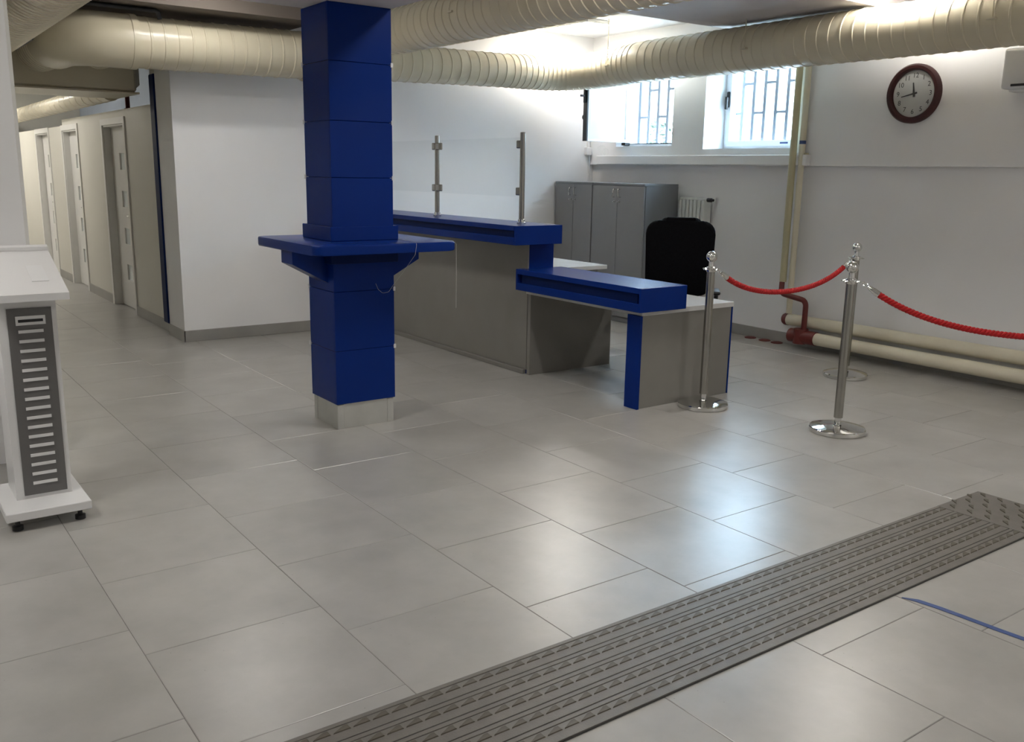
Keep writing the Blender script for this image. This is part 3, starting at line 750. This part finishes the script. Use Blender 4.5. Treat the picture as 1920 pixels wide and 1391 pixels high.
obj('pipe', Tb([(6.910, 5.225, 0.297), (6.910, 5.225, CEIL)], 0.027, 14), 'pipe_cream', rq, 50)
obj('tape_band', Tb([(6.910, 5.225, 1.795), (6.910, 5.225, 1.825)], 0.0285, 14), 'blue_tape', rq, 50)
obj('wall_clip', B(6.90, 6.952, 5.18, 5.20, 1.66, 1.72, 0.004), 'pipe_olive', rq)
for k, yv in enumerate((5.66, 5.49, 5.35)):
    bm = bmesh.new(); lathe(bm, [(0.055, 0), (0.055, 0.006), (0.035, 0.012), (0, 0.012)], (6.93, yv, 0.0005), 20)
    tag(obj('pipe_collar', bm, 'pipe_red', None, 40), ['leftmost small red floor collar by the skirting', 'middle small red floor collar by the skirting', 'small red floor collar nearest the pipes'][k], 'pipe collar', 'red floor collars')

# ------------------------------------------------------------------ CLOCK
ck = thing('wall_clock', 'round wall clock with dark red frame and white face', 'clock', (6.95, 4.235, 2.167))
ctr = Vector((6.948, 4.235, 2.167))
bm = bmesh.new(); lathe(bm, [(0.226, 0), (0.226, -0.03), (0.212, -0.048), (0.190, -0.050), (0.178, -0.034), (0.177, -0.018), (0.177, 0)], ctr, 56, 'x'); obj('frame', bm, 'clock_frame', ck, 40)
bm = bmesh.new(); lathe(bm, [(0, -0.012), (0.1775, -0.012), (0.1775, -0.004), (0, -0.004)], ctr, 48, 'x'); fc = obj('dial', bm, 'clock_face', ck, 40)
def hand(deg, l0, l1, wd, x):
    a = math.radians(deg); d = Vector((0, -math.sin(a), math.cos(a))); n = Vector((0, -math.cos(a), -math.sin(a)))
    c = ctr+Vector((x, 0, 0)); bm = bmesh.new()
    prism(bm, [c-d*l0-n*wd, c-d*l0+n*wd, c+d*l1+n*wd*0.5, c+d*l1-n*wd*0.5], (-0.002, 0, 0)); return bm
obj('hour_hand', hand(351.5, 0.025, 0.085, 0.0085, -0.016), 'clock_print', ck)
obj('minute_hand', hand(258, 0.03, 0.105, 0.0065, -0.020), 'clock_print', ck)
for i in range(1, 13):
    cu = bpy.data.curves.new('numeral', 'FONT'); cu.body = str(i); cu.size = 0.052; cu.align_x = 'CENTER'; cu.align_y = 'CENTER'; cu.extrude = 0.0004
    to = bpy.data.objects.new('tmp_text', cu); C.objects.link(to)
    bpy.context.view_layer.update()
    me = bpy.data.meshes.new_from_object(to.evaluated_get(bpy.context.evaluated_depsgraph_get()))
    bpy.data.objects.remove(to); bpy.data.curves.remove(cu)
    a = math.radians(30*i); p = ctr+Vector((-0.0127, -0.137*math.sin(a), 0.137*math.cos(a)))
    me.transform(Matrix(((0, 0, -1), (-1, 0, 0), (0, 1, 0))).to_4x4())
    me.transform(Matrix.Translation(p-origin_of(ck)))
    me.materials.clear(); me.materials.append(MATS['clock_print']); me.name = 'numeral'
    o = bpy.data.objects.new('numeral', me); C.objects.link(o); o.parent = ck

# ------------------------------------------------------------------ AIR CONDITIONER, CORNER FITTINGS
ac = thing('air_conditioner', 'white wall air conditioner at the right edge above the pipes', 'air conditioner', (6.85, 3.05, 2.12))
obj('casing', B(6.76, 6.948, 2.62, 3.475, 2.145, 2.42, 0.018, 3), 'white_plastic', ac, 40)
obj('outlet_flap', B(6.775, 6.90, 2.68, 3.42, 2.125, 2.144, 0.004), 'white_plastic', ac)
obj('outlet_slot', B(6.752, 6.7605, 2.70, 3.40, 2.160, 2.176), 'dark_gasket', ac)
bm = bmesh.new(); lathe(bm, [(0.034, 0), (0.034, -0.03), (0.026, -0.04), (0, -0.04)], (6.85, YB-0.001, 2.122), 20, 'y')
tag(obj('thermostat', bm, 'black_plastic', None, 40), 'small round black thermostat on the back wall beside the open window', 'thermostat')
cb = thing('cable_box', 'white cable conduit with small junction box in the back corner', 'conduit', (6.90, 8.1, 1.70))
obj('conduit', B(6.895, 6.925, YB-0.022, YB-0.001, 1.80, 2.45, 0.003), 'white_plastic', cb)
obj('junction_box', B(6.86, 6.935, YB-0.05, YB-0.001, 1.71, 1.80, 0.008, 2), 'white_plastic', cb)
obj('drop_conduit', B(6.925, 6.945, YB-0.018, YB-0.001, 1.43, 1.709, 0.002), 'white_plastic', cb)
bt = thing('bottle_cluster', 'clear crumpled plastic wrap on the sill under the open sash', 'plastic wrap', (6.91, 7.92, 1.706))
bm = bmesh.new(); lathe(bm, [(0.03, 0), (0.045, 0.02), (0.04, 0.06), (0.05, 0.09), (0.02, 0.11), (0, 0.11)], (6.92, 7.90, 1.707), 9); lathe(bm, [(0.02, 0), (0.035, 0.03), (0.025, 0.07), (0, 0.08)], (6.922, 7.83, 1.707), 7)
bt.name = 'plastic_wrap'; obj('film', bm, 'clear_glass', bt)

# ------------------------------------------------------------------ KIOSK
kk = thing('kiosk', 'white lectern kiosk with a grey slatted front panel at the left', 'kiosk', (0.58, 4.35, 0))
bs = obj('base_plate', B(0.415, 0.748, 4.135, 4.58, 0.050, 0.088, 0.003), 'kiosk_white', kk)
for x in (0.46, 0.705):
    for y in (4.18, 4.53):
        bm = bmesh.new(); lathe(bm, [(0.022, 0), (0.022, 0.018), (0.010, 0.022), (0.010, 0.0505), (0, 0.0505)], (x, y, 0), 14); obj('levelling_foot', bm, 'black_plastic', bs, 40)
bm = bmesh.new(); prism(bm, [(0.480, 4.30, 0.088), (0.480, 4.30, 0.955), (0.480, 4.54, 1.02), (0.480, 4.54, 0.088)], (0.222, 0, 0)); obj('body', bm, 'kiosk_white', kk)
pn = obj('front_panel', B(0.512, 0.682, 4.2945, 4.2995, 0.105, 0.925), 'kiosk_grey', kk, label='grey front panel with white slats')
fr = obj('slot_plate', B(0.541, 0.656, 4.290, 4.2944, 0.853, 0.892, 0.001), 'kiosk_white', pn)
obj('slot', B(0.551, 0.646, 4.2885, 4.2899, 0.866, 0.878), 'black_plastic', pn)
for i in range(17):
    z = 0.826-i*0.0418
    obj('slat', B(0.549, 0.645, 4.2905, 4.2944, z-0.0065, z+0.0065), 'kiosk_white', pn)
bm = bmesh.new(); prism(bm, [(0.43, 4.19, 0.965), (0.43, 4.19, 0.995), (0.43, 4.62, 1.145), (0.43, 4.62, 1.115)], (0.31, 0, 0)); tp_ = obj('sloped_top', bm, 'kiosk_white', kk)
bm = bmesh.new(); prism(bm, [(0.43, 4.60, 1.139), (0.43, 4.60, 1.155), (0.43, 4.625, 1.163), (0.43, 4.625, 1.147)], (0.31, 0, 0)); obj('rear_lip', bm, 'kiosk_white', tp_)
bm = bmesh.new(); prism(bm, [(0.62, 4.30, 1.0347), (0.62, 4.45, 1.0870), (0.685, 4.45, 1.0870), (0.685, 4.30, 1.0347)], (0, -0.0003, 0.0012)); obj('sticker', bm, 'white_plastic', tp_)
pd = thing('pedestal', 'white wheeled pedestal half cut off behind the kiosk', 'pedestal', (0.3, 4.95, 0))
obj('body', B(0.12, 0.475, 4.74, 5.12, 0.10, 0.60, 0.03, 3), 'kiosk_white', pd, 40)
for x in (0.17, 0.455):
    for y in (4.80, 5.06):
        bm = bmesh.new(); tube(bm, [(x-0.012, y, 0.03), (x+0.012, y, 0.03)], 0.03, 14); tube(bm, [(x, y, 0.03), (x, y, 0.10)], 0.008, 6); obj('caster', bm, 'black_plastic', pd, 40)

# ------------------------------------------------------------------ TACTILE FLOOR STRIP
mt = thing('floor_strip', 'long dark rubber tactile strip with ridges laid across the floor', 'floor strip', (2.2, 1.925, 0.0))
MX0, MX1, MY0, MY1 = -1.6, 4.425, 1.712, 2.135
ME = 4.05
obj('backing', B(MX0, MX1, MY0, MY1, 0.0003, 0.0042), 'mat_groove', mt)
nb = 5; pitch = (MY1-MY0)/nb; gv = 0.005
for i in range(nb):
    y0 = MY0+i*pitch
    obj('tread', B(MX0, ME, y0+gv/2, y0+pitch-gv/2-0.018, 0.0042, 0.0072, 0.0012), 'mat_rubber', mt)
    obj('rib', B(MX0, ME, y0+pitch-gv/2-0.0165, y0+pitch-gv/2, 0.0042, 0.0085, 0.0012), 'mat_rubber', mt)
obj('end_plate', B(ME+0.004, MX1, MY0, MY1, 0.0042, 0.0074, 0.0015), 'mat_rubber', mt)
bm = bmesh.new(); L_ = 0.054
vb = [(-L_/2, -0.011), (L_/2, -0.011), (L_/2, 0.011), (L_/2-0.014, 0.011)]
lo = [bm.verts.new((x, y, 0)) for x, y in vb]; hi = [bm.verts.new((x*0.9, y*0.85, 0.003)) for x, y in vb]
bm.faces.new(hi); [bm.faces.new((lo[i], lo[(i+1) % 4], hi[(i+1) % 4], hi[i])) for i in range(4)]
sme = bpy.data.meshes.new('stud'); bm.to_mesh(sme); bm.free(); sme.materials.append(MATS['mat_stud'])
org = origin_of(mt); far = bmesh.new(); cnt = 0
def stud(x, y, z, rz=0):
    o = bpy.data.objects.new('stud', sme); C.objects.link(o); o.parent = mt; o.location = Vector((x, y, z))-org; o.rotation_euler = (0, 0, rz)
for i in range(nb):
    yc = MY0+i*pitch+0.0475
    x = ME-0.03
    while x > MX0+0.03:
        if x > 0.85+0.12*(nb-1-i): stud(x, yc, 0.0070)
        else:
            m2 = bmesh.new(); m2.from_mesh(sme); bmesh.ops.translate(m2, verts=m2.verts[:], vec=(x, yc, 0.0070))
            tmp = bpy.data.meshes.new('t'); m2.to_mesh(tmp); m2.free(); far.from_mesh(tmp); bpy.data.meshes.remove(tmp)
        x -= 0.060
o = obj('studs_rest', far, 'mat_stud', mt); o['kind'] = 'stuff'
for ix in range(5):
    for iy in range(5):
        stud(ME+0.055+ix*0.07, MY0+0.045+iy*0.083+(0.03 if ix % 2 else 0), 0.0073, 0.5)

# blue tape lying on the floor
tpts = [(3.03, 1.686), (3.055, 1.640), (3.068, 1.56), (3.075, 1.47), (3.082, 1.36), (3.092, 1.26), (3.10, 1.10), (3.10, 0.85)]
lft = [(x-(0.003 if i == 0 else 0.0125), y, 0.0006) for i, (x, y) in enumerate(tpts)]
rgt = [(x+(0.003 if i == 0 else 0.0125), y+0.002, 0.0006) for i, (x, y) in enumerate(tpts)]
bm = bmesh.new()
va = [[bm.verts.new((p[0], p[1], z)) for p in side] for side in (lft, rgt) for z in (0.0006, 0.0018)]
for i in range(len(tpts)-1):
    for a, b in ((0, 1), (1, 3), (3, 2), (2, 0)): bm.faces.new((va[a][i], va[a][i+1], va[b][i+1], va[b][i]))
for i in (0, -1): bm.faces.new((va[0][i], va[1][i], va[3][i], va[2][i]))
tag(obj('floor_tape', bm, 'blue_tape'), 'strip of blue tape stuck on the floor tiles', 'tape')
